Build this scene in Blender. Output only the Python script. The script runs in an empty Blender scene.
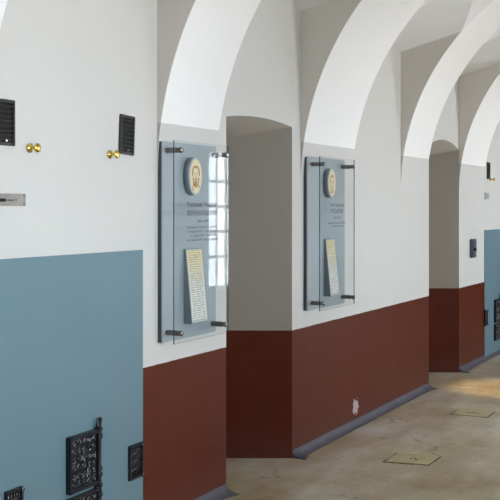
import bpy, bmesh, math, random
from mathutils import Vector, Matrix
random.seed(7)
scn = bpy.context.scene
C = scn.collection
PI = math.pi

# ------------------------------------------------------------------ dimensions (metres)
# left wall in the plane X=0, corridor runs along +Y, right wall at X=2R
R = 1.90
W = 2 * R
ZS = 1.82           # springing of the barrel vault
ZL0, ZL1, KL = 3.005, 3.14, 0.25   # side-cell (lunette) edge height, crown height, rise towards the axis
ZP = 2.115           # paint line across the arch feet
ZRED = 0.852         # top of the red-brown dado

BAYS = [(-3.0, -1.75), (-0.9, 0.5), (1.1, 2.3), (3.10, 4.388), (5.00, 6.158), (7.075, 8.183),
        (8.885, 9.937), (10.87, 12.5), (13.3, 14.4), (15.2, 16.4)]
Y0, Y1 = -3.6, 17.2
ARCHES = []
_y = Y0
for a, b in BAYS:
    ARCHES.append((_y, a)); _y = b
ARCHES.append((_y, Y1))

# ------------------------------------------------------------------ materials
def mat(name):
    m = bpy.data.materials.new(name); m.use_nodes = True
    nt = m.node_tree
    return m, nt, nt.nodes['Principled BSDF']

def node(nt, typ, **kw):
    n = nt.nodes.new(typ)
    for k, v in kw.items():
        setattr(n, k, v)
    return n

def noise(nt, scale, detail=4, rough=0.55, vec=None):
    n = node(nt, 'ShaderNodeTexNoise'); n.inputs['Scale'].default_value = scale
    n.inputs['Detail'].default_value = detail; n.inputs['Roughness'].default_value = rough
    if vec is not None: nt.links.new(vec, n.inputs['Vector'])
    return n

def ramp(nt, fac, stops):
    r = node(nt, 'ShaderNodeValToRGB'); e = r.color_ramp.elements
    while len(e) < len(stops): e.new(0.5)
    for k, (p, c) in enumerate(stops):
        e[k].position = p; e[k].color = (*c, 1) if len(c) == 3 else c
    nt.links.new(fac, r.inputs['Fac'])
    return r

def mix(nt, fac, a, b, mode='MIX'):
    m = node(nt, 'ShaderNodeMix', data_type='RGBA', blend_type=mode)
    if isinstance(fac, (int, float)): m.inputs[0].default_value = fac
    else: nt.links.new(fac, m.inputs[0])
    for sock, v in ((m.inputs[6], a), (m.inputs[7], b)):
        if isinstance(v, tuple): sock.default_value = (*v, 1)
        else: nt.links.new(v, sock)
    return m.outputs[2]

def bump(nt, bsdf, height, strength=0.2, dist=0.01):
    b = node(nt, 'ShaderNodeBump'); b.inputs['Strength'].default_value = strength
    b.inputs['Distance'].default_value = dist
    nt.links.new(height, b.inputs['Height']); nt.links.new(b.outputs[0], bsdf.inputs['Normal'])

def geo_pos(nt):
    return node(nt, 'ShaderNodeNewGeometry').outputs['Position']

def z_step(nt, z, soft=0.002, wobble=0.0):
    """1 above z, 0 below"""
    p = geo_pos(nt)
    s = node(nt, 'ShaderNodeSeparateXYZ'); nt.links.new(p, s.inputs[0])
    val = s.outputs[2]
    if wobble:
        n = noise(nt, 9, 3, .5, p)
        ma = node(nt, 'ShaderNodeMath', operation='MULTIPLY_ADD')
        nt.links.new(n.outputs['Fac'], ma.inputs[0]); ma.inputs[1].default_value = wobble
        nt.links.new(val, ma.inputs[2]); val = ma.outputs[0]; z = z + wobble * .5
    mr = node(nt, 'ShaderNodeMapRange'); nt.links.new(val, mr.inputs[0])
    mr.inputs[1].default_value = z - soft; mr.inputs[2].default_value = z + soft
    return mr.outputs[0]

WHITE_UP = (0.89, 0.89, 0.885)
WALLC = (0.62, 0.613, 0.592)
REDC = (0.098, 0.0205, 0.0095)

def wall_material(name='wall_paint', WALLC=WALLC):
    m, nt, b = mat(name)
    p = geo_pos(nt)
    n1 = noise(nt, 1.3, 5, .6, p)
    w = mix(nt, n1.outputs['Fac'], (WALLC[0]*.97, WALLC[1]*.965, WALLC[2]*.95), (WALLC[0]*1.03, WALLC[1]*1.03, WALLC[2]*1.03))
    n2 = noise(nt, 5, 6, .65, p)
    r = mix(nt, n2.outputs['Fac'], (REDC[0]*.85, REDC[1]*.85, REDC[2]*.85), (REDC[0]*1.18, REDC[1]*1.2, REDC[2]*1.2))
    # worn, greyer band near the floor
    low = node(nt, 'ShaderNodeSeparateXYZ'); nt.links.new(p, low.inputs[0])
    lr = node(nt, 'ShaderNodeMapRange'); nt.links.new(low.outputs[2], lr.inputs[0])
    lr.inputs[1].default_value = .25; lr.inputs[2].default_value = .05; lr.inputs[3].default_value = 0; lr.inputs[4].default_value = .35
    n5 = noise(nt, 14, 5, .7, p)
    mm = node(nt, 'ShaderNodeMath', operation='MULTIPLY'); nt.links.new(lr.outputs[0], mm.inputs[0]); nt.links.new(n5.outputs['Fac'], mm.inputs[1])
    r = mix(nt, mm.outputs[0], r, (.16, .075, .07))
    # chipped spot of paint low on the red wall
    sub = node(nt, 'ShaderNodeVectorMath', operation='SUBTRACT'); nt.links.new(p, sub.inputs[0]); sub.inputs[1].default_value = (0, 7.15, .145)
    scl = node(nt, 'ShaderNodeVectorMath', operation='MULTIPLY'); nt.links.new(sub.outputs[0], scl.inputs[0]); scl.inputs[1].default_value = (5, 14, 14)
    ln = node(nt, 'ShaderNodeVectorMath', operation='LENGTH'); nt.links.new(scl.outputs[0], ln.inputs[0])
    n3 = noise(nt, 30, 3, .6, p)
    ad = node(nt, 'ShaderNodeMath', operation='MULTIPLY_ADD'); nt.links.new(n3.outputs['Fac'], ad.inputs[0]); ad.inputs[1].default_value = 1.7; nt.links.new(ln.outputs['Value'], ad.inputs[2])
    lt = node(nt, 'ShaderNodeMath', operation='LESS_THAN'); nt.links.new(ad.outputs[0], lt.inputs[0]); lt.inputs[1].default_value = 1.62
    r = mix(nt, lt.outputs[0], r, (.46, .36, .38))
    st = z_step(nt, ZRED, .0015, .006)
    col = mix(nt, st, r, w)
    nt.links.new(col, b.inputs['Base Color'])
    b.inputs['Specular IOR Level'].default_value = .12
    rr = node(nt, 'ShaderNodeMapRange'); nt.links.new(st, rr.inputs[0]); rr.inputs[3].default_value = .42; rr.inputs[4].default_value = .65
    nt.links.new(rr.outputs[0], b.inputs['Roughness'])
    n4 = noise(nt, 22, 6, .6, p)
    bump(nt, b, n4.outputs['Fac'], .22, .006)
    return m

def vault_material(name, up, down):
    m, nt, b = mat(name)
    p = geo_pos(nt)
    n1 = noise(nt, 2, 5, .6, p)
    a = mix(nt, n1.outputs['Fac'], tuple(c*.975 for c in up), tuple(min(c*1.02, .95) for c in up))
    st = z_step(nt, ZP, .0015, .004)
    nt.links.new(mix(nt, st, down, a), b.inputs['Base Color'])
    b.inputs['Roughness'].default_value = .7
    n4 = noise(nt, 20, 6, .6, p)
    bump(nt, b, n4.outputs['Fac'], .2, .006)
    return m

def floor_material():
    m, nt, b = mat('worn_concrete')
    p = geo_pos(nt)
    n1 = noise(nt, 1.1, 6, .6, p)
    base = ramp(nt, n1.outputs['Fac'], [(.34, (.33, .26, .155)), (.5, (.455, .40, .295)), (.66, (.54, .525, .485))])
    mp = node(nt, 'ShaderNodeMapping'); nt.links.new(p, mp.inputs[0]); mp.inputs['Scale'].default_value = (1.6, .5, 1); mp.inputs['Rotation'].default_value = (0, 0, .25)
    n2 = noise(nt, 2.2, 6, .68, mp.outputs[0])
    st = ramp(nt, n2.outputs['Fac'], [(.4, (.86, .78, .66)), (.6, (1.12, 1.12, 1.12))])
    c = mix(nt, 1.0, base.outputs[0], st.outputs[0], 'MULTIPLY')
    n3 = noise(nt, 26, 4, .7, p)
    sp = ramp(nt, n3.outputs['Fac'], [(.30, (.45, .4, .34)), (.40, (1, 1, 1)), (.66, (1, 1, 1)), (.74, (1.25, 1.25, 1.25))])
    c = mix(nt, 1.0, c, sp.outputs[0], 'MULTIPLY')
    n5 = noise(nt, 5, 5, .7, p)
    sp2 = ramp(nt, n5.outputs['Fac'], [(.32, (.5, .45, .4)), (.40, (1, 1, 1)), (.62, (1, 1, 1)), (.7, (1.3, 1.3, 1.32))])
    c = mix(nt, .7, c, sp2.outputs[0], 'MULTIPLY')
    # hairline cracks
    nd = noise(nt, 3, 4, .6, p)
    va = node(nt, 'ShaderNodeVectorMath', operation='MULTIPLY_ADD'); nt.links.new(nd.outputs['Color'], va.inputs[0]); va.inputs[1].default_value = (.5, .5, 0); nt.links.new(p, va.inputs[2])
    vo = node(nt, 'ShaderNodeTexVoronoi', feature='DISTANCE_TO_EDGE'); vo.inputs['Scale'].default_value = .9; nt.links.new(va.outputs[0], vo.inputs['Vector'])
    cr = ramp(nt, vo.outputs['Distance'], [(.0, (.5, .46, .42)), (.012, (1, 1, 1))])
    nm = noise(nt, 1.7, 2, .5, p)
    msk = ramp(nt, nm.outputs['Fac'], [(.5, (0, 0, 0)), (.6, (1, 1, 1))])
    c = mix(nt, msk.outputs[0], c, mix(nt, 1.0, c, cr.outputs[0], 'MULTIPLY'))
    nt.links.new(c, b.inputs['Base Color'])
    rg = ramp(nt, n2.outputs['Fac'], [(.35, (.30, .30, .30)), (.65, (.5, .5, .5))])
    nt.links.new(rg.outputs[0], b.inputs['Roughness'])
    b.inputs['Specular IOR Level'].default_value = .5
    nb = noise(nt, 9, 8, .7, p)
    bump(nt, b, nb.outputs['Fac'], .25, .012)
    return m

def simple(name, col, rough=.5, metal=0.0, nscale=30, namt=.12, bmp=.1, bd=.002, spec=.5):
    m, nt, b = mat(name)
    tc = node(nt, 'ShaderNodeTexCoord')
    n = noise(nt, nscale, 4, .6, tc.outputs['Object'])
    c = mix(nt, n.outputs['Fac'], tuple(x*(1-namt) for x in col), tuple(min(1, x*(1+namt)) for x in col))
    nt.links.new(c, b.inputs['Base Color'])
    b.inputs['Roughness'].default_value = rough; b.inputs['Metallic'].default_value = metal
    b.inputs['Specular IOR Level'].default_value = spec
    if bmp: bump(nt, b, n.outputs['Fac'], bmp, bd)
    return m

def stove_material():
    m, nt, b = mat('blue_stove_paint')
    p = geo_pos(nt)
    n = noise(nt, 2.5, 5, .6, p)
    c = mix(nt, n.outputs['Fac'], (.115, .200, .240), (.138, .228, .272))
    nt.links.new(c, b.inputs['Base Color']); b.inputs['Roughness'].default_value = .5
    n2 = noise(nt, 18, 5, .6, p); bump(nt, b, n2.outputs['Fac'], .2, .005)
    return m

def glass_material(name, tint=(.96, .975, .975), ior=1.16):
    m = bpy.data.materials.new(name); m.use_nodes = True; nt = m.node_tree; nt.nodes.clear()
    out = node(nt, 'ShaderNodeOutputMaterial')
    tr = node(nt, 'ShaderNodeBsdfTransparent'); tr.inputs[0].default_value = (*tint, 1)
    gl = node(nt, 'ShaderNodeBsdfGlossy'); gl.inputs['Roughness'].default_value = 0.0
    fr = node(nt, 'ShaderNodeFresnel'); fr.inputs[0].default_value = ior
    # the back face of the sheet is seen from inside: use the same outer reflectance for both
    ge = node(nt, 'ShaderNodeNewGeometry')
    mx = node(nt, 'ShaderNodeMixShader')
    inv = node(nt, 'ShaderNodeMath', operation='SUBTRACT'); inv.inputs[0].default_value = 1.0; nt.links.new(ge.outputs['Backfacing'], inv.inputs[1])
    mu = node(nt, 'ShaderNodeMath', operation='MULTIPLY'); nt.links.new(fr.outputs[0], mu.inputs[0]); nt.links.new(inv.outputs[0], mu.inputs[1])
    mu2 = node(nt, 'ShaderNodeMath', operation='MULTIPLY'); mu2.use_clamp = True; nt.links.new(mu.outputs[0], mu2.inputs[0]); mu2.inputs[1].default_value = 1.1
    nt.links.new(mu2.outputs[0], mx.inputs[0]); nt.links.new(tr.outputs[0], mx.inputs[1]); nt.links.new(gl.outputs[0], mx.inputs[2])
    nt.links.new(mx.outputs[0], out.inputs[0])
    return m

def document_material():
    m, nt, b = mat('printed_paper')
    tc = node(nt, 'ShaderNodeTexCoord'); s = node(nt, 'ShaderNodeSeparateXYZ'); nt.links.new(tc.outputs['Object'], s.inputs[0])
    # yellow head of the sheet, whiter below (object z measured from the middle)
    mr = node(nt, 'ShaderNodeMapRange'); nt.links.new(s.outputs[2], mr.inputs[0]); mr.inputs[1].default_value = -.02; mr.inputs[2].default_value = .15
    c = mix(nt, mr.outputs[0], (.80, .79, .74), (.84, .70, .38))
    wv = node(nt, 'ShaderNodeMath', operation='MULTIPLY'); nt.links.new(s.outputs[2], wv.inputs[0]); wv.inputs[1].default_value = 2*PI/.0125
    sn = node(nt, 'ShaderNodeMath', operation='SINE'); nt.links.new(wv.outputs[0], sn.inputs[0])
    cx = node(nt, 'ShaderNodeMapping'); nt.links.new(tc.outputs['Object'], cx.inputs[0]); cx.inputs['Scale'].default_value = (1, 110, 60)
    nn = noise(nt, 1.6, 2, .6, cx.outputs[0])
    n7 = noise(nt, 55, 3, .6, tc.outputs['Object'])
    sc2 = node(nt, 'ShaderNodeMath', operation='MULTIPLY_ADD'); nt.links.new(n7.outputs['Fac'], sc2.inputs[0]); sc2.inputs[1].default_value = 3.2; sc2.inputs[2].default_value = -1.35
    ad7 = node(nt, 'ShaderNodeMath', operation='MULTIPLY'); nt.links.new(sn.outputs[0], ad7.inputs[0]); ad7.inputs[1].default_value = .6
    ad8 = node(nt, 'ShaderNodeMath', operation='ADD'); nt.links.new(ad7.outputs[0], ad8.inputs[0]); nt.links.new(sc2.outputs[0], ad8.inputs[1])
    add = node(nt, 'ShaderNodeMath', operation='ADD'); nt.links.new(ad8.outputs[0], add.inputs[0]); nt.links.new(nn.outputs['Fac'], add.inputs[1])
    rr = ramp(nt, add.outputs[0], [(.55, (0, 0, 0)), (1.0, (1, 1, 1))])
    ab = node(nt, 'ShaderNodeMath', operation='ABSOLUTE'); nt.links.new(s.outputs[1], ab.inputs[0])
    lt = node(nt, 'ShaderNodeMath', operation='LESS_THAN'); nt.links.new(ab.outputs[0], lt.inputs[0]); lt.inputs[1].default_value = .066
    f = node(nt, 'ShaderNodeMath', operation='MULTIPLY'); nt.links.new(rr.outputs[0], f.inputs[0]); nt.links.new(lt.outputs[0], f.inputs[1])
    f2 = node(nt, 'ShaderNodeMath', operation='MULTIPLY'); nt.links.new(f.outputs[0], f2.inputs[0]); f2.inputs[1].default_value = .62
    nt.links.new(mix(nt, f2.outputs[0], c, (.30, .26, .22)), b.inputs['Base Color'])
    b.inputs['Roughness'].default_value = .7
    return m

M = dict(
    wall=wall_material(), reveal=wall_material('recess_shade_paint', (.365, .335, .295)), floor=floor_material(), stove=stove_material(),  # reveal colour is darkened to paint in the shade of the door recesses
    arch=vault_material('arch_whitewash', WHITE_UP, WALLC),
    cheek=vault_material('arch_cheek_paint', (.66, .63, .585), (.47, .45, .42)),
    vault=vault_material('vault_cell_paint', (.80, .80, .80), (.80, .80, .80)),
    cove=simple('grey_skirting_paint', (.085, .08, .098), .6, 0, 14, .25, .3, .004),
    iron=simple('blackened_iron', (.028, .03, .038), .34, .55, 60, .4, .3, .002),
    graphite=simple('polished_graphite_iron', (.12, .12, .14), .26, .85, 120, .6, .5, .003),
    vent=simple('dark_vent_metal', (.035, .033, .033), .5, .3, 40, .3, .1),
    vent_rim=simple('dark_grey_vent_rim', (.05, .046, .044), .5, .3, 40, .3, .1),
    slat=simple('grey_vent_slat', (.04, .037, .035), .45, .3, 40, .3, .1),
    hole=simple('opening_shade', (.006, .006, .006), .8),  # near black stands in for the shade inside vents, grates and slots
    brass=simple('polished_brass', (.72, .50, .12), .22, 1, 40, .08, 0),
    nickel=simple('worn_nickel', (.34, .32, .29), .5, .8, 35, .3, .15),
    steel=simple('brushed_dark_steel', (.21, .20, .19), .36, .9, 50, .15, 0),
    cap=simple('steel_cap', (.5, .5, .5), .18, 1, 50, .1, 0),
    panel=simple('blue_grey_panel', (.315, .355, .38), .4, 0, 8, .02, 0),
    backing=simple('dark_shadow_gap', (.05, .055, .065), .5),
    slate=simple('slate_grey_mount', (.19, .225, .26), .5),
    cream=simple('cream_enamel', (.82, .67, .42), .45, 0, 40, .06, 0),
    rim=simple('pale_grey_rim', (.50, .50, .47), .5, 0, 40, .06, 0),
    brown=simple('brown_engraving', (.42, .22, .07), .6, 0, 60, .25, 0),
    ink=simple('black_ink', (.012, .014, .018), .5, 0, 30, .1, 0),
    paper=document_material(),
    glass=glass_material('clear_glass'), pane=glass_material('window_glass', (.98, .99, 1.0), 1.5),
    glass_edge=simple('green_dark_glass_edge', (.035, .06, .065), .15),
    frame=simple('grey_window_paint', (.16, .18, .20), .5),
    door=simple('brown_door_wood', (.10, .05, .03), .55, 0, 12, .3, .2),
    hatch=simple('yellow_worn_hatch_paint', (.44, .385, .215), .6, 0, 9, .34, .5, .004),
    gap=simple('dark_gap_dirt', (.05, .04, .03), .9),
    box=simple('dark_grey_plastic', (.085, .09, .12), .45),
    plate=simple('light_grey_plastic', (.45, .45, .43), .45),
    bulb=None,
)
def lamp_mat():
    m, nt, b = mat('warm_lamp_lens'); b.inputs['Base Color'].default_value = (1, .7, .35, 1)
    b.inputs['Emission Color'].default_value = (1, .62, .25, 1); b.inputs['Emission Strength'].default_value = 6
    return m
M['bulb'] = lamp_mat()

# ------------------------------------------------------------------ mesh helpers
class MB:
    def __init__(s): s.bm = bmesh.new()
    def face(s, pts, mi=0):
        f = s.bm.faces.new([s.bm.verts.new(p) for p in pts]); f.material_index = mi; return f
    def box(s, a, b, mi=0, bev=0.0):
        x0, y0, z0 = a; x1, y1, z1 = b
        v = [s.bm.verts.new(p) for p in ((x0,y0,z0),(x1,y0,z0),(x1,y1,z0),(x0,y1,z0),(x0,y0,z1),(x1,y0,z1),(x1,y1,z1),(x0,y1,z1))]
        fs = [s.bm.faces.new([v[i] for i in q]) for q in ((0,3,2,1),(4,5,6,7),(0,1,5,4),(1,2,6,5),(2,3,7,6),(3,0,4,7))]
        for f in fs: f.material_index = mi
        if bev:
            es = list({e for f in fs for e in f.edges})
            r = bmesh.ops.bevel(s.bm, geom=es, offset=bev, segments=2, affect='EDGES')
            for f in r['faces']: f.material_index = mi
        return s
    def lathe(s, origin, axis, prof, seg=28, mi=0, sy=1.0, sz=1.0):
        """profile [(distance along axis, radius)], closed with end caps"""
        ax = Vector(axis).normalized(); o = Vector(origin)
        up = Vector((0, 0, 1)) if abs(ax.z) < .9 else Vector((0, 1, 0))
        u = up.cross(ax).normalized(); w = ax.cross(u)
        rings = []
        for d, r in prof:
            rings.append([s.bm.verts.new(o + ax*d + u*(math.cos(2*PI*k/seg)*r*sy) + w*(math.sin(2*PI*k/seg)*r*sz)) for k in range(seg)])
        for a, b in zip(rings, rings[1:]):
            for k in range(seg):
                f = s.bm.faces.new((a[k], a[(k+1) % seg], b[(k+1) % seg], b[k])); f.smooth = True; f.material_index = mi
        for rg, fl in ((rings[0], 1), (rings[-1], 0)):
            f = s.bm.faces.new(rg[::-1] if fl else rg); f.material_index = mi
        return s
    def tube(s, pts, r, seg=7, mi=0):
        pts = [Vector(p) for p in pts]; rings = []
        for i, p in enumerate(pts):
            t = (pts[min(i+1, len(pts)-1)] - pts[max(i-1, 0)]).normalized()
            u = t.cross(Vector((1, 0, 0)));
            if u.length < .05: u = t.cross(Vector((0, 0, 1)))
            u.normalize(); w = t.cross(u)
            rr = r[i] if isinstance(r, list) else r
            rings.append([s.bm.verts.new(p + u*(math.cos(2*PI*k/seg)*rr) + w*(math.sin(2*PI*k/seg)*rr)) for k in range(seg)])
        for a, b in zip(rings, rings[1:]):
            for k in range(seg):
                f = s.bm.faces.new((a[k], a[(k+1) % seg], b[(k+1) % seg], b[k])); f.smooth = True; f.material_index = mi
        s.bm.faces.new(rings[0][::-1]); s.bm.faces.new(rings[-1])
        return s
    def build(s, name, mats, parent=None, merge=False, at=None, recalc=True):
        if merge: bmesh.ops.remove_doubles(s.bm, verts=s.bm.verts, dist=1e-5)
        if recalc: bmesh.ops.recalc_face_normals(s.bm, faces=s.bm.faces)
        if at is not None: bmesh.ops.translate(s.bm, verts=s.bm.verts, vec=-Vector(at))
        me = bpy.data.meshes.new(name); s.bm.to_mesh(me); s.bm.free()
        for m in (mats if isinstance(mats, (list, tuple)) else [mats]): me.materials.append(m)
        o = bpy.data.objects.new(name, me); C.objects.link(o)
        if at is not None: o.location = at
        if parent is not None:
            o.parent = parent; wp = Vector(); q = parent
            while q is not None: wp += q.location; q = q.parent
            o.location = Vector(at if at is not None else (0, 0, 0)) - wp
        return o

def tag(o, label=None, cat=None, group=None, kind=None):
    for k, v in (('label', label), ('category', cat), ('group', group), ('kind', kind)):
        if v: o[k] = v
    return o

def empty(name, loc, label, cat, group=None):
    o = bpy.data.objects.new(name, None); C.objects.link(o); o.location = loc; o.empty_display_size = .1
    return tag(o, label, cat, group)

def struct(o): o['kind'] = 'structure'; return o

# ------------------------------------------------------------------ vault maths
def zb(t):
    t = min(max(t, 0), R); return ZS + math.sqrt(max(0, R*R - (R-t)**2))
def zl(y, bay):
    a, b = bay; u = (y - (a+b)/2) / ((b-a)/2)
    rise = (ZL1 - ZL0) * min(1.3, max(.8, (b-a)/1.07))
    return ZL0 + rise * (1 - u*u)
def tstar(y, bay):
    z0 = zl(y, bay); lo, hi = 0, R
    for _ in range(50):
        mid = (lo+hi)/2
        if zb(mid) < z0 + KL*mid: lo = mid
        else: hi = mid
    return hi
def arc_t(t0, t1, n):
    """t values between t0 and t1 evenly by angle on the barrel"""
    a0 = math.acos(1 - t0/R); a1 = math.acos(1 - t1/R)
    return [R*(1-math.cos(a0 + (a1-a0)*i/n)) for i in range(n+1)]

NB = 16
TT = arc_t(0, R, 60)
# ------------------------------------------------------------------ ceiling: vault cells between the arches
mb = MB()
for bay in BAYS:
    ys = [bay[0] + (bay[1]-bay[0])*i/NB for i in range(NB+1)]
    for side in (0, 1):
        X = (lambda t: t) if side == 0 else (lambda t: W - t)
        cols = []
        for y in ys:
            ts = tstar(y, bay); z0 = zl(y, bay)
            col = [(X(ts*j/6), y, z0 + KL*ts*j/6) for j in range(7)]
            colb = [(X(t), y, zb(t)) for t in arc_t(ts, R, 14)]
            cols.append((col, colb))
        for (a, ab), (b, bb) in zip(cols, cols[1:]):
            for j in range(6): mb.face((a[j], b[j], b[j+1], a[j+1])).smooth = True
            for j in range(14): mb.face((ab[j], bb[j], bb[j+1], ab[j+1]), 1).smooth = True
ceil = mb.build('ceiling', [M['vault'], M['vault']]); struct(ceil)
ceil.data.set_sharp_from_angle(angle=math.radians(18)) if hasattr(ceil.data, 'set_sharp_from_angle') else None

# arches: whitewashed band with its two painted cheeks
n = 0
for i, (a, b) in enumerate(ARCHES):
    n += 1
    mb = MB()
    ts = TT
    prof = [(t, zb(t)) for t in ts] + [(W-t, zb(t)) for t in ts[::-1][1:]]
    for p, q in zip(prof, prof[1:]):
        f = mb.face(((p[0], a, p[1]), (q[0], a, q[1]), (q[0], b, q[1]), (p[0], b, p[1])), 0); f.smooth = True
    for y, bay in ((a, BAYS[i-1] if i > 0 else None), (b, BAYS[i] if i < len(BAYS) else None)):
        if bay is None: continue
        t1 = tstar(y, bay); tt = [t for t in TT if t < t1-1e-4] + [t1]
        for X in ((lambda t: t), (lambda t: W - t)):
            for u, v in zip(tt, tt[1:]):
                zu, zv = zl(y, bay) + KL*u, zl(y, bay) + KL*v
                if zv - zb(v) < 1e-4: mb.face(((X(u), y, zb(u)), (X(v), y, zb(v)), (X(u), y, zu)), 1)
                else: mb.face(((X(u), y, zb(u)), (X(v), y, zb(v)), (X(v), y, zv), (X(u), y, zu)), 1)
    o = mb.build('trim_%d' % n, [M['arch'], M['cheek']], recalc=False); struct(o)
    bmx = bmesh.new(); bmx.from_mesh(o.data); bmesh.ops.remove_doubles(bmx, verts=bmx.verts, dist=1e-5); bmx.to_mesh(o.data); bmx.free()
    o.data.set_sharp_from_angle(angle=math.radians(30))

# ------------------------------------------------------------------ left wall with door recesses
NICHES = {4: (5.125, 6.022, 2.208, 2.236), 6: (8.955, 9.937, 2.25, 2.325)}
ND = .55; SPLAY = .531; DROP = .19
mb = MB()
def nz(y, nc):
    a, b, z0, z1 = nc; u = (y-(a+b)/2)/((b-a)/2); return z0 + (z1-z0)*(1-u*u)
for (a, b) in ARCHES: mb.face(((0, a, 0), (0, b, 0), (0, b, ZS), (0, a, ZS)))
for i, bay in enumerate(BAYS):
    ys = [bay[0] + (bay[1]-bay[0])*k/NB for k in range(NB+1)]
    nc = NICHES.get(i)
    if nc: ys = sorted(set(ys + [nc[0], nc[1]] + [nc[0] + (nc[1]-nc[0])*k/NB for k in range(1, NB)]))
    ys = [y for k, y in enumerate(ys) if k == 0 or y - ys[k-1] > 1e-7]
    for u, v in zip(ys, ys[1:]):
        m_ = (u+v)/2
        lo = (lambda y: nz(y, nc)) if nc and nc[0] < m_ < nc[1] else (lambda y: 0)
        mb.face(((0, u, lo(u)), (0, v, lo(v)), (0, v, zl(v, bay)), (0, u, zl(u, bay))))
    if nc:
        a, b, z0, z1 = nc; bb = b - SPLAY*ND
        zbk = z0 - DROP*ND
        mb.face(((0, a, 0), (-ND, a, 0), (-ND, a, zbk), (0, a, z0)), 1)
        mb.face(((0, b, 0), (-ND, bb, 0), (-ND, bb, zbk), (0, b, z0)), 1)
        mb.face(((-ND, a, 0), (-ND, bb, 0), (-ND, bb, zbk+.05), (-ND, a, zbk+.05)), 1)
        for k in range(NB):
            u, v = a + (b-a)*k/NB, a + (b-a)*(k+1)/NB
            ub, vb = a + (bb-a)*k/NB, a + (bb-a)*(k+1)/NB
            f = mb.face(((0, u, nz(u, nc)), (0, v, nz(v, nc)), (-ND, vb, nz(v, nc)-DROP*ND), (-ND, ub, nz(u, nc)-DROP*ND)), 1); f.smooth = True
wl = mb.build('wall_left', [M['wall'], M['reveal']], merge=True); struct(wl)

# doors at the back of the recesses
for k, i in enumerate((4, 6)):
    a, b, z0, z1 = NICHES[i]; bb = b - SPLAY*ND; zt = z0 - DROP*ND
    mb = MB(); x = -ND
    mb.box((x+.002, a+.02, .005), (x+.04, bb-.02, zt-.02), 0, .003)
    for zz in (.15, .85, 1.5): mb.box((x+.04, a+.08, zz), (x+.055, bb-.08, zz+.5), 0, .006)
    d = mb.build('door_%d' % (k+1), M['door']); struct(d)
    hb = MB(); hb.lathe((x+.055, a+.09, 1.02), (1, 0, 0), [(0, .022), (.008, .022), (.01, .008), (.04, .008), (.045, .02), (.06, .02), (.065, .01)], 16)
    hb.build('door_handle', M['vent'], d)

# ------------------------------------------------------------------ right wall with windows
# bay: (centre, width, depth of the embrasure, splay of its sides)
WINS = {2: (1.7, 1.1, .9, 0), 3: (3.62, 1.16, 1.0, 0), 5: (7.6, .86, .6, 0), 7: (11.67, .96, .12, .21)}  # last one shows in the plaque glass; others unseen, placed to steer light
SILL = {2: (.98, 2.42), 3: (.98, 2.42)}        # unseen near windows raised to keep light off the lower wall
WR = .10
mb = MB()
def wz(y, c, w): u = (y-c)/(w/2); return WZ1 + WR*(1-u*u)
for (a, b) in ARCHES: mb.face(((W, a, 0), (W, b, 0), (W, b, ZS), (W, a, ZS)))
for i, bay in enumerate(BAYS):
    ys = [bay[0] + (bay[1]-bay[0])*k/NB for k in range(NB+1)]
    win = WINS.get(i)
    WZ0, WZ1 = SILL.get(i, (.60, 2.34))
    if win:
        c, w, WD, sp = win; a, b = c-w/2-sp, c+w/2+sp; ww = w+2*sp
        ys = sorted(set(ys + [a, b] + [a + (b-a)*k/12 for k in range(1, 12)]))
    ys = [y for k, y in enumerate(ys) if k == 0 or y - ys[k-1] > 1e-7]
    for u, v in zip(ys, ys[1:]):
        m_ = (u+v)/2
        if win and a < m_ < b:
            def cl(y): return c + (y-c)*w/ww
            mb.face(((W, u, 0), (W, v, 0), (W, v, WZ0), (W, u, WZ0)))
            mb.face(((W, u, wz(u, c, ww)), (W, v, wz(v, c, ww)), (W, v, zl(v, bay)), (W, u, zl(u, bay))))
            mb.face(((W, u, wz(u, c, ww)), (W, v, wz(v, c, ww)), (W+WD, cl(v), wz(v, c, ww)), (W+WD, cl(u), wz(u, c, ww))))
            mb.face(((W, u, WZ0), (W, v, WZ0), (W+WD, cl(v), WZ0), (W+WD, cl(u), WZ0)))
        else:
            mb.face(((W, u, 0), (W, v, 0), (W, v, zl(v, bay)), (W, u, zl(u, bay))))
    if win:
        for y in (a, b): mb.face(((W, y, WZ0), (W+WD, cl(y), WZ0), (W+WD, cl(y), WZ1), (W, y, WZ1)))
wr = mb.build('wall_right', M['wall'], merge=True); struct(wr)

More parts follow.
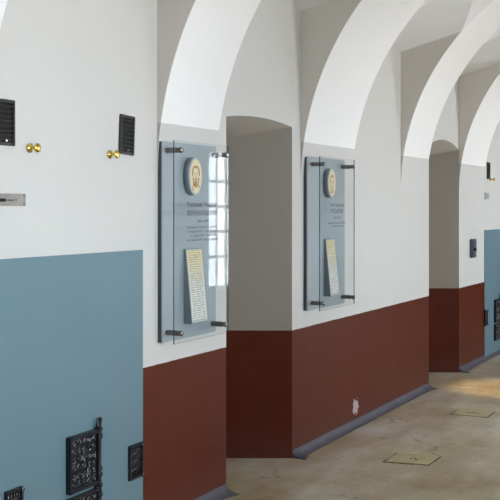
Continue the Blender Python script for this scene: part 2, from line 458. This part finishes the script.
for k, i in enumerate(sorted(WINS)):
    WZ0, WZ1 = SILL.get(i, (.60, 2.34)); c, w, WD, sp = WINS[i]; a, b = c-w/2, c+w/2; x0, x1 = W+WD-.022, W+WD
    mb = MB()
    mb.box((x0, a, WZ0), (x1, a+.015, WZ1)); mb.box((x0, b-.015, WZ0), (x1, b, WZ1)); mb.box((x0, a, WZ0), (x1, b, WZ0+.035))
    for j in range(12):
        u, v = a+(b-a)*j/12, a+(b-a)*(j+1)/12
        zu, zv = wz(u, c, w), wz(v, c, w)
        mb.face(((x0, u, zu-.03), (x0, v, zv-.03), (x0, v, zv), (x0, u, zu)))
        mb.face(((x0, u, zu-.03), (x0, v, zv-.03), (x1, v, zv-.03), (x1, u, zu-.03)))
    for j in (1, 2, 3):
        y = a + (b-a)*j/4; t = .013 if j != 2 else .016
        mb.box((x0+.005, y-t, WZ0), (x1, y+t, wz(y, c, w)-.005))
    z = WZ0 + .42
    while z < WZ1: mb.box((x0+.005, a, z-.02), (x1, b, z+.02)); z += .33
    fr = mb.build('window_%d' % (k+1), M['frame']); struct(fr)
    g = MB()
    pts = [(x1+.002, a, WZ0), (x1+.002, b, WZ0)] + [(x1+.002, b-(b-a)*j/12, wz(b-(b-a)*j/12, c, w)) for j in range(13)]
    g.face(pts[::-1]); g.build('pane', M['pane'], fr, recalc=False)
    # sky portal in the window opening
    L = bpy.data.lights.new('window_portal', 'AREA'); L.shape = 'RECTANGLE'; L.size = w; L.size_y = WZ1+WR-WZ0
    lo = bpy.data.objects.new('window_portal', L); C.objects.link(lo)
    lo.location = (x1+.01, c, (WZ0+WZ1+WR)/2); lo.rotation_euler = (0, math.radians(90), 0)
    L.size, L.size_y = WZ1+WR-WZ0, w
    L.cycles.is_portal = True

# unseen outer blocks around the shell, added to stop sky light leaking in
mb = MB()
mb.box((-1.3, Y0-.2, ZS+R+.03), (W+1.7, Y1+.2, ZS+R+.3)); mb.box((-1.3, Y0-.2, -.05), (-1.1, Y1+.2, ZS+R+.03))
mb.box((W+.02, Y0-.2, 2.6), (W+1.7, Y1+.2, ZS+R+.03))
for y in (Y0-.3, Y1+.05): mb.box((-1.3, y, -.1), (W+1.7, y+.2, ZS+R+.03))
struct(mb.build('outer_light_block', M['wall']))

# end walls
for nm, y in (('wall_back', Y0), ('wall_front', Y1)):
    mb = MB(); ts = arc_t(0, R, 30)
    prof = [(0, y, 0)] + [(t, y, zb(t)) for t in ts] + [(W-t, y, zb(t)) for t in ts[::-1][1:]] + [(W, y, 0)]
    mb.face(prof); struct(mb.build(nm, M['wall']))

# floor
mb = MB(); mb.face(((-.7, Y0, 0), (W+.05, Y0, 0), (W+.05, Y1, 0), (-.7, Y1, 0)))
struct(mb.build('floor', M['floor']))

# concave skirting
def cove(runs, flip, name):
    mb = MB()
    E_, H_ = .055, .05
    for (p0, p1, nrm, fl0, fl1) in runs:
        p0, p1, nrm = Vector(p0), Vector(p1), Vector(nrm)
        m_ = 24; rows = []
        L_ = (p1-p0).length; ns = max(2, int(L_/.12))
        for k in range(ns+1):
            f = k/ns; c = p0.lerp(p1, f); d0, d1 = f*L_, (1-f)*L_
            e = E_ + (.045*math.exp(-d0/.06) if fl0 else 0) + (.045*math.exp(-d1/.06) if fl1 else 0) + random.uniform(-.003, .003)
            row = []
            for j in range(8):
                an = PI/2*j/7
                row.append(c + nrm*(e*(1-math.cos(an)*1.0)) + Vector((0, 0, H_*(1-math.sin(an)))) if False else
                           c + nrm*(e*(1-math.sin(PI/2-an))) + Vector((0, 0, H_*(1-math.sin(an)) + .0)))
            # lip at the wall and the floor
            rows.append([c + Vector((0, 0, .0))] + row)
        for a, b in zip(rows, rows[1:]):
            for j in range(1, 8): 
                f = mb.face((a[j], b[j], b[j+1], a[j+1])); f.smooth = True
        for r in (rows[0], rows[-1]): mb.face(r)
    o = mb.build(name, M['cove'], merge=True); struct(o); return o
runs = []
segs = [(Y0, 5.125), (6.022, 8.955), (9.937, Y1)]
for a, b in segs: runs.append(((0, a, 0), (0, b, 0), (1, 0, 0), a > Y0, b < Y1))
for i in (4, 6):
    a, b, _, _ = NICHES[i]; bb = b - SPLAY*ND; l = math.hypot(ND, SPLAY*ND)
cove(runs, False, 'baseboard_left')
cove([((W, Y0, 0), (W, Y1, 0), (-1, 0, 0), False, False)], True, 'baseboard_right')

# ------------------------------------------------------------------ masonry stoves (blue painted fronts) with cast iron doors
def scroll(mb, cx, cz, x, r, turns, a0, sgn, th):
    pts = []; N = 14
    for k in range(N+1):
        f = k/N; an = a0 + sgn*turns*2*PI*f; rr = r*(1-.82*f)
        pts.append((x + .003*math.sin(PI*f), cy_(cx, rr, an), cz + rr*math.sin(an)))
    mb.tube(pts, [th*(1-.4*k/N) for k in range(N+1)], 6)
def cy_(cx, rr, an): return cx + rr*math.cos(an)

def iron_relief(mb, y0, y1, z0, z1, x, seed, step=.034):
    rnd = random.Random(seed)
    ny = max(1, int((y1-y0)/step)); nzz = max(1, int((z1-z0)/step))
    for i in range(ny):
        for j in range(nzz):
            cy = y0 + (i+.5)*(y1-y0)/ny; cz = z0 + (j+.5)*(z1-z0)/nzz
            s = 1 if (i+j) % 2 else -1
            scroll(mb, cy, cz, x, step*.46, 1.2, rnd.uniform(0, 6.28), s, .0042)
    for _ in range(int(ny*nzz*.8)):                      # leaf bosses between the scrolls
        cy, cz = rnd.uniform(y0+.01, y1-.01), rnd.uniform(z0+.01, z1-.01); an = rnd.uniform(.9, 1.6)
        l = rnd.uniform(.01, .02)
        mb.tube([(x, cy-l*math.cos(an), cz-l*math.sin(an)), (x+.006, cy, cz), (x, cy+l*math.cos(an), cz+l*math.sin(an))], [.001, .0055, .001], 6)

def frame_bars(mb, y0, y1, z0, z1, x0, x1, t, bev=.002):
    mb.box((x0, y0, z0), (x1, y0+t, z1), 0, bev); mb.box((x0, y1-t, z0), (x1, y1, z1), 0, bev)
    mb.box((x0, y0+t, z0), (x1, y1-t, z0+t), 0, bev); mb.box((x0, y0+t, z1-t), (x1, y1-t, z1), 0, bev)

def make_stove(y0, y1, ztop, off, label, dz=0):
    root = empty('masonry_stove', (0, (y0+y1)/2, 0), label, 'stove', 'blue masonry stoves built into the wall')
    mb = MB(); mb.box((.0008, y0, .0), (.006, y1, ztop), 0, .0015); mb.build('stove_body', M['stove'], root)
    def Y(v): return v + off
    # firebox door
    mb = MB(); a, b, z0, z1 = Y(3.625), Y(3.85), .365, .625
    frame_bars(mb, a, b, z0, z1, .004, .034, .016)
    mb.box((.004, a+.01, z0+.01), (.02, b-.01, z1-.01))
    d = mb.build('firebox_door', M['iron'], root)
    mb = MB(); iron_relief(mb, a+.018, b-.018, z0+.018, z1-.018, .022, 3); tag(mb.build('cast_relief', M['graphite'], d), label='shiny cast scrollwork relief')
    for cy in (Y(3.70), Y(3.79)):
        mb = MB(); mb.lathe((.02, cy, .475), (1, 0, 0), [(0, .014), (.009, .013), (.011, .009)], 16)
        mb.build('draught_rosette', M['hole'], d)
    # ash door below
    mb = MB(); z0, z1 = .16, .345
    frame_bars(mb, a, b, z0, z1, .004, .032, .014)
    mb.box((.004, a+.01, z0+.01), (.02, b-.01, z1-.01))
    d = mb.build('ash_door', M['iron'], root)
    mb = MB(); iron_relief(mb, a+.016, b-.016, z0+.016, z1-.016, .022, 5); mb.build('cast_relief', M['graphite'], d)
    # hinge rod with knuckles and finial
    mb = MB(); hy = Y(3.862)
    mb.lathe((.024, hy, .15), (0, 0, 1), [(0, .006), (.51, .006)], 12)
    for z, h in ((.175, .025), (.225, .02), (.30, .022), (.345, .02), (.395, .022), (.425, .02), (.575, .025), (.61, .022)):
        mb.lathe((.024, hy, z), (0, 0, 1), [(0, .007), (.003, .0125), (h-.003, .0125), (h, .007)], 14)
        mb.box((.006, hy-.03, z+.002), (.02, hy+.004, z+h-.002), 0, .002)
    mb.tube([(.02, hy-.02, .62), (.02, hy-.022, .645), (.022, hy-.018, .665)], [.005, .005, .003])
    mb.lathe((.024, hy, .655), (0, 0, 1), [(0, .005), (.008, .011), (.016, .011), (.022, .004)], 14)
    mb.build('hinge', M['iron'], root)
    # side grates
    for (a, b) in ((Y(4.116), Y(4.235)), (Y(3.215), Y(3.325))):
        mb = MB(); z0, z1 = .308+dz, .482+dz
        frame_bars(mb, a, b, z0, z1, .004, .02, .014)
        g = mb.build('cleaning_grate', M['iron'], root); mb = MB()
        for k in range(5):
            yy = a+.022 + (b-a-.044)*k/4
            mb.tube([(.009, yy, z0+.016)] + [(.011+.002*(q % 2), yy+.0025*math.sin(q*1.7+k), z0+.016+(z1-z0-.032)*q/8) for q in range(1, 8)] + [(.009, yy, z1-.016)], .0028, 6)
        for k in range(3):
            zz = z0+.045+.04*k
            mb.tube([(.011, a+.016, zz), (.014, (a+b)/2, zz+.008), (.011, b-.016, zz)], .003, 6)
        for zz in (z0+.012, z1-.012):
            mb.lathe((.02, b-.008, zz), (1, 0, 0), [(0, .009), (.005, .008), (.007, .004)], 10)
        mb.build('grille', M['graphite'], g)
        mb = MB(); mb.box((.0065, a+.012, z0+.012), (.0075, b-.012, z1-.012)); mb.build('grate_opening', M['hole'], g)
    return root
make_stove(3.17, 4.25, 1.457, 0, 'blue-painted masonry stove front at the left edge, nearest the camera')
make_stove(10.905, 12.05, 1.42, 6.69+.985, 'far blue-painted masonry stove front at the right edge of the view', .06)

# louvred vents on the wall above the stoves
def vent(y, z0, z1, w, label, lean=0.0):
    root = empty('air_vent', (0, y, z0), label, 'vent', 'black louvred wall vents')
    a, b = y-w/2, y+w/2
    mb = MB(); frame_bars(mb, a, b, z0, z1, 0, .014, .013, .0025)
    f = mb.build('vent_frame', M['vent_rim'], root)
    mb = MB(); mb.box((.0005, a+.012, z0+.012), (.002, b-.012, z1-.012)); mb.build('vent_opening', M['hole'], root)
    mb = MB(); nsl = 8
    for k in range(nsl):
        zz = z0+.016 + (z1-z0-.032)*(k+.5)/nsl
        A = [(.003, zz+.0055), (.003, zz+.0035), (.0125, zz-.0045), (.0125, zz-.001)]
        P = [(q[0], a+.0135, q[1]) for q in A]; Q = [(q[0], b-.0135, q[1]) for q in A]
        mb.face(P); mb.face(Q[::-1])
        for e in range(4): mb.face((P[e], Q[e], Q[(e+1) % 4], P[(e+1) % 4]))
    mb.build('louvre_slats', M['slat'], root)
    mb = MB(); mb.lathe((.010, y+.0, z0+.02), (1, 0, 0), [(0, .006), (.006, .006), (.012, .004)], 12); mb.build('vent_pull', M['cap'], root)
    root.rotation_euler = (lean, 0, 0)
    return root
vent(3.216, 1.933, 2.127, .126, 'black louvred vent cut by the left edge of the view')
vent(4.100, 1.935, 2.131, .122, 'slightly tilted black louvred vent right of the second brass knob', math.radians(-3))
vent(11.065, 1.985, 2.172, .11, 'small distant black louvred vent above the far blue stove')

def knob(y, z, label):
    mb = MB()
    mb.lathe((0, y, z), (1, 0, 0), [(0, .0205), (.004, .0215), (.007, .019), (.010, .013), (.016, .0075), (.032, .0065), (.037, .010), (.040, .0175), (.044, .0205), (.048, .0195), (.0505, .013), (.0515, .005)], 32)
    o = mb.build('brass_knob', M['brass'], at=(0, y, z)); tag(o, label, 'knob', 'brass knobs on the wall above the stoves'); return o
knob(3.383, 1.931, 'round brass knob on pale wall, nearer the left edge of the view')
knob(3.968, 1.930, 'round brass knob just left of the tilted black vent')
knob(11.16, 1.984, 'tiny far brass knob beside the distant vent at the right edge')

# latch plate at the left edge
root = empty('latch_plate', (0, 3.24, 1.705), 'worn nickel latch plate low on the pale wall at the left edge', 'latch')
mb = MB(); mb.box((0, 3.12, 1.679), (.006, 3.354, 1.732), 0, .002)
mb.box((.005, 3.12, 1.712), (.014, 3.30, 1.724), 0, .003); mb.box((.005, 3.12, 1.684), (.012, 3.27, 1.696), 0, .003)
mb.build('plate', M['nickel'], root)
mb = MB(); mb.box((.0062, 3.11, 1.697), (.0085, 3.225, 1.711), 0, .001); mb.box((.0062, 3.22, 1.702), (.008, 3.275, 1.706)); mb.build('slot', M['hole'], root)
for y, z in ((3.342, 1.725), (3.342, 1.686), (3.29, 1.706)):
    mb = MB(); mb.lathe((.005, y, z), (1, 0, 0), [(0, .0048), (.003, .0042), (.0036, .002)], 12); mb.build('screw', M['steel'], root)

# small switch plate and wall box near the far stove
root = empty('switch_plate', (0, 11.01, 1.80), 'small light grey switch plate below the distant vent and knob', 'switch')
mb = MB(); mb.box((0, 10.925, 1.757), (.009, 11.10, 1.835), 0, .003); mb.build('cover', M['plate'], root)
mb = MB(); mb.box((.009, 10.95, 1.775), (.013, 11.0, 1.817), 0, .002); mb.box((.009, 11.02, 1.775), (.013, 11.07, 1.817), 0, .002); mb.build('rocker', M['plate'], root)
root = empty('wall_box', (0, 10.40, 1.24), 'dark grey box with black knob on white wall past the far recess', 'box')
mb = MB(); mb.box((0, 10.325, 1.142), (.035, 10.475, 1.338), 0, .005); mb.box((.035, 10.345, 1.16), (.04, 10.455, 1.32), 0, .003); mb.build('housing', M['box'], root)
mb = MB(); mb.lathe((.04, 10.35, 1.23), (1, 0, 0), [(0, .012), (.006, .019), (.022, .017), (.028, .008)], 16); mb.build('dial', M['ink'], root)

# ------------------------------------------------------------------ memorial plaques
dg = None
def text_bm(mb, s, yc, z, x, cap, width):
    cu = bpy.data.curves.new('t', 'FONT'); cu.body = s; cu.align_x = 'CENTER'; cu.size = 1; cu.resolution_u = 3; cu.offset = .02; cu.space_character = 1.3
    o = bpy.data.objects.new('t', cu); C.objects.link(o)
    g = bpy.context.evaluated_depsgraph_get(); me = bpy.data.meshes.new_from_object(o.evaluated_get(g))
    xs = [v.co.x for v in me.vertices]; w0 = max(xs)-min(xs); xm = (max(xs)+min(xs))/2
    sx = width/w0; sz = cap/.70
    base = len(mb.bm.verts)
    vs = [mb.bm.verts.new((x, yc + (v.co.x-xm)*sx, z + v.co.y*sz)) for v in me.vertices]
    for p in me.polygons:
        try: mb.bm.faces.new([vs[i] for i in p.vertices])
        except ValueError: pass
    bpy.data.objects.remove(o); bpy.data.meshes.remove(me); bpy.data.curves.remove(cu)

def ellipse(mb, cy, cz, x0, x1, a, b, mi=0, seg=40):
    mb.lathe((x0, cy, cz), (1, 0, 0), [(0, 1), (x1-x0, 1)], seg, mi, a, b)

PX0, PX1 = .022, .030     # backing panel
GX0, GX1 = .106, .112     # glass sheet
def plaque(py0, py1, gy0, gy1, mc, dc, sts, lines, face, label):
    yc = (gy0+gy1)/2
    root = empty('memorial_plaque', (0, yc, .965), label, 'plaque', 'glass-fronted memorial plaques')
    z0, z1 = .965, 2.02
    mb = MB(); mb.box((PX0, py0, z0), (PX1, py1, z1), 0, .001); mb.build('backing_panel', M['panel'], root)
    mb = MB(); mb.box((.0, py0+.002, z0+.003), (PX0, py1-.002, z1-.003)); mb.build('shadow_gap_block', M['backing'], root)  # solid dark block stands in for the shadow gap behind the panel
    mb = MB(); mb.box((GX0, gy0, z0), (GX1, gy1, z1))
    for f in mb.bm.faces:
        f.normal_update()
        f.material_index = 0 if abs(f.normal.x) > .9 else 1
    g = mb.build('glass_sheet', [M['glass'], M['glass_edge']], root)
    tag(g, label='clear glass sheet with dark edge')
    for (y, z) in sts:
        mb = MB()
        mb.lathe((PX1, y, z), (1, 0, 0), [(0, .0125), (.004, .0145), (GX0-PX1-.004, .0145), (GX0-PX1, .012)], 20)
        mb.lathe((GX1, y, z), (1, 0, 0), [(0, .012), (.002, .0155), (.014, .0155), (.017, .013)], 20)
        s = mb.build('standoff', M['steel'], root)
        mb = MB(); mb.lathe((GX1+.0165, y, z), (1, 0, 0), [(0, .0105), (.0018, .0095), (.0022, .003)], 16); mb.build('standoff_cap', M['cap'], s)
    # oval medallion
    cy, cz = mc
    mb = MB(); ellipse(mb, cy, cz, PX1, .064, .072, .104); md = mb.build('medallion', M['slate'], root)
    mb = MB(); ellipse(mb, cy, cz, .064, .0665, .0695, .1015); mb.build('medallion_rim', M['rim'], md)
    mb = MB(); ellipse(mb, cy+.002, cz, .0665, .068, .060, .092); mb.build('portrait_field', M['cream'], md)
    mb = MB(); x = .0682
    def blob(y, z, a, b, rot=0, n_=14, jag=.12, sd=1):
        rn = random.Random(sd); pts = []
        for k in range(n_):
            an = 2*PI*k/n_; r = 1 + rn.uniform(-jag, jag); u, v = a*math.cos(an)*r, b*math.sin(an)*r
            pts.append((x, cy + y + u*math.cos(rot)-v*math.sin(rot), cz + z + u*math.sin(rot)+v*math.cos(rot)))
        mb.face(pts)
    def line(pts, r=.0016): mb.tube([(x, cy+p[0], cz+p[1]) for p in pts], r, 5)
    if face == 0:      # bearded head turned to the right
        line([(-.034, .0), (-.036, .025), (-.028, .046), (-.008, .056), (.016, .054), (.03, .04), (.032, .02)], .003)
        line([(-.036, .03), (-.03, .044), (-.012, .05), (.008, .046)], .0035)
        line([(.028, .044), (.034, .024), (.034, .004)], .0035)
        blob(-.018, .016, .007, .0022, .1, sd=3); blob(.012, .016, .007, .0022, -.1, sd=4)
        line([(.0, .014), (.004, -.002), (-.002, -.006)])
        line([(-.016, -.018), (.0, -.013), (.016, -.018)], .003)
        line([(-.03, -.006), (-.028, -.03), (-.018, -.052), (0, -.062), (.014, -.05), (.024, -.03), (.03, -.006)], .0028)
        blob(-.004, -.038, .013, .018, sd=8)
        line([(-.026, -.04), (-.036, -.062), (-.022, -.078)], .0022); line([(.02, -.044), (.034, -.058), (.042, -.064)], .0022)
    else:              # round clean-shaven face
        line([(-.03, -.005), (-.032, .025), (-.02, .05), (.002, .058), (.024, .048), (.034, .022), (.03, -.008)], .0018)
        blob(-.002, .047, .018, .009, sd=5)
        blob(-.013, .014, .006, .003, sd=3); blob(.013, .014, .006, .003, sd=4)
        line([(.002, .01), (.004, -.006), (-.002, -.009)])
        blob(0, -.024, .009, .0035, sd=8)
        line([(-.026, -.01), (-.018, -.038), (0, -.05), (.018, -.038), (.028, -.01)], .0018)
        blob(0, -.054, .012, .006, sd=9); line([(-.034, -.062), (-.012, -.07), (.01, -.066), (.034, -.06)], .0024)
    mb.build('portrait', M['brown'], md)
    # wedge shaped document holder with printed sheet
    d0, d1 = dc; zt, zb_ = 1.448, 1.045; xt, xb = .042, .082
    mb = MB()
    A = [(PX1, d0, zb_), (xb, d0, zb_), (xt, d0, zt), (PX1, d0, zt)]; B = [(p[0], d1, p[2]) for p in A]
    mb.face(A); mb.face(B[::-1])
    for k in range(4): mb.face((A[k], B[k], B[(k+1) % 4], A[(k+1) % 4]))
    h = mb.build('document_holder', M['slate'], root, merge=True)
    def hx(z): return xt + (xb-xt)*(zt-z)/(zt-zb_) + .0012
    mb = MB()
    e = .010
    mb.face([(hx(z)-.0006, y, z) for y, z in ((d0+.003, zb_+.003), (d1-.003, zb_+.003), (d1-.003, zt-.003), (d0+.003, zt-.003))])
    mb.build('holder_border', M['rim'], h)
    mb = MB(); zc = (zt+zb_)/2
    P = [(d0+e, zb_+.014), (d1-e, zb_+.018), (d1-e, zt-.012), (d0+e, zt-.010)]
    mb.face([(hx(z)+.0006, y, z) for y, z in P]); mb.face([(hx(z), y, z) for y, z in P][::-1])
    mb.build('document_sheet', M['paper'], h, at=(0, (d0+d1)/2, zc), recalc=False)
    # lettering on the glass
    for (s, y, z, cap, w) in lines:
        mb = MB(); text_bm(mb, s, y, z, GX1+.0006, cap, w); mb.build('lettering', M['ink'], g, recalc=False)
    return root

plaque(4.392, 4.952, 4.379, 4.952, (4.668, 1.842), (4.602, 4.774),
       [(4.43, 1.972), (4.915, 1.968), (4.432, 1.016), (4.905, 1.014)],
       [('Порфирий Иванович', 4.665, 1.677, .0235, .315), ('ВОЙНАРАЛЬСКИЙ', 4.665, 1.630, .0265, .31),
        ('1844–1898', 4.668, 1.592, .015, .12),
        ('Находился в тюрьме с 22 декабря', 4.665, 1.562, .0115, .32),
        ('с 5 марта 1877 г. до 2 июля и', 4.665, 1.539, .0115, .33),
        ('с 1 июля 1877 г. по 22 мая', 4.675, 1.5165, .0115, .27),
        ('и с 23 июня 1878 года до отправки', 4.665, 1.494, .0115, .33)], 0,
       'nearer plaque with bearded oval portrait, left of the nearest doorway recess')
plaque(6.203, 6.862, 6.228, 6.85, (6.538, 1.845), (6.48, 6.640),
       [(6.268, 1.969), (6.808, 1.969), (6.268, 1.016), (6.808, 1.016)],
       [('Пётр Гаврилович', 6.525, 1.679, .021, .235), ('РУСАКОВ', 6.522, 1.633, .027, .20),
        ('1852–1887', 6.53, 1.592, .016, .115),
        ('Находился в тюрьме с 5 июня', 6.52, 1.558, .012, .30), ('с 7 марта 1878 года', 6.525, 1.535, .012, .21)], 1,
       'farther plaque with small round-faced oval portrait, between the two doorway recesses')

# ------------------------------------------------------------------ floor hatches
def hatch(x0, x1, y0, y1, skew, slot, label):
    cx, cy = (x0+x1)/2, (y0+y1)/2
    root = empty('floor_hatch', (cx, cy, 0), label, 'hatch', 'yellow hatch covers in the floor')
    def q(x, y): return (x, y + (x-cx)*skew)
    rn = random.Random(int(x0*1000))
    mb = MB(); e = .011                                    # ragged dark joint round the cover
    pts = []
    C4 = [(x0-e, y0-e), (x1+e, y0-e), (x1+e, y1+e), (x0-e, y1+e)]
    for k in range(4):
        a, b = C4[k], C4[(k+1) % 4]
        for j in range(10): f = j/10; pts.append((*q(a[0]+(b[0]-a[0])*f+rn.uniform(-.006, .006), a[1]+(b[1]-a[1])*f+rn.uniform(-.006, .006)), .0012))
    mb.face(pts); mb.build('joint', M['gap'], root)
    mb = MB(); lo, hi = [(*q(x, y), .0013) for x, y in ((x0, y0), (x1, y0), (x1, y1), (x0, y1))], None
    hi = [(p[0], p[1], .005) for p in lo]
    mb.face(hi); mb.face(lo[::-1])
    for k in range(4): mb.face((lo[k], lo[(k+1) % 4], hi[(k+1) % 4], hi[k]))
    mb.build('cover', M['hatch'], root)
    mb = MB()
    if slot:
        pp = [q(cx-.05, cy-.011), q(cx+.05, cy-.011), q(cx+.05, cy+.011), q(cx-.05, cy+.011)]
        mb.face([(p[0], p[1], .0056) for p in pp]); 
    else:
        for dx, dy in ((-.01, 0), (.012, .015), (.03, -.02)): mb.lathe((cx+dx, cy+dy, .005), (0, 0, 1), [(0, .009), (.0012, .007)], 10)
    mb.build('finger_slot' if slot else 'lifting_hole', M['gap'], root)
hatch(.582, .86, 6.24, 6.50, .2, False, 'nearer yellow hatch cover with ragged edges set in the floor')
hatch(.53, .81, 7.90, 8.135, .03, True, 'farther yellow hatch cover with a narrow dark slot in the floor')


# ------------------------------------------------------------------ assumed lamp, out of view, added for the warm patch on the floor
root = empty('added_lamp', (W/2, 9.2, 3.6), 'small assumed warm lamp added out of view on the vault crown', 'lamp')
mb = MB(); mb.lathe((W/2, 9.2, 3.625), (0, 0, -1), [(0, .06), (.03, .06), (.04, .02), (.12, .02), (.13, .05), (.22, .075)], 24); mb.build('lamp_housing', M['vent'], root)
mb = MB(); mb.lathe((W/2, 9.2, 3.407), (0, 0, -1), [(0, .068), (.006, .06)], 24); mb.build('lamp_lens', M['bulb'], root)
L = bpy.data.lights.new('added_lamp_beam', 'SPOT'); L.energy = 150; L.color = (1, .66, .20); L.spot_size = math.radians(19); L.spot_blend = .8; L.shadow_soft_size = .05
lo = bpy.data.objects.new('added_lamp_beam', L); C.objects.link(lo); lo.location = (W/2, 9.2, 3.39)
lo.rotation_euler = (Vector((.66, 9.25, 0)) - lo.location).to_track_quat('-Z', 'Y').to_euler()

# ------------------------------------------------------------------ sky
wd = bpy.data.worlds.new('sky'); scn.world = wd; wd.use_nodes = True; nt = wd.node_tree
bg = nt.nodes['Background']
tc = node(nt, 'ShaderNodeTexCoord'); s = node(nt, 'ShaderNodeSeparateXYZ'); nt.links.new(tc.outputs['Generated'], s.inputs[0])
hm = node(nt, 'ShaderNodeMath', operation='MULTIPLY_ADD'); nt.links.new(s.outputs[2], hm.inputs[0]); hm.inputs[1].default_value = .5; hm.inputs[2].default_value = .5
r = ramp(nt, hm.outputs[0], [(0.0, (.66, .65, .62)), (.42, (.76, .77, .78)), (.455, (.84, .92, 1.0)), (.9, (.76, .88, 1.0))])
nt.links.new(r.outputs[0], bg.inputs[0]); bg.inputs[1].default_value = 9.0

# ------------------------------------------------------------------ camera
cam = bpy.data.cameras.new('camera'); co = bpy.data.objects.new('camera', cam); C.objects.link(co)
cam.sensor_width = 36; cam.lens = 72.0; cam.shift_y = -43/500; cam.clip_start = .05
co.location = (2.88, 0, 1.675); co.rotation_euler = (math.radians(90), 0, math.atan2(531, 1000))
scn.camera = co

scn.view_settings.view_transform = 'Standard'; scn.view_settings.look = 'None'
scn.view_settings.exposure = 1.88; scn.view_settings.gamma = 1; scn.view_settings.use_curve_mapping = False
scn.cycles.use_denoising = True; scn.cycles.use_adaptive_sampling = False
scn.cycles.max_bounces = 14; scn.cycles.diffuse_bounces = 8; scn.cycles.glossy_bounces = 4; scn.cycles.transparent_max_bounces = 12
scn.cycles.sample_clamp_indirect = 6
scn.cycles.caustics_reflective = False
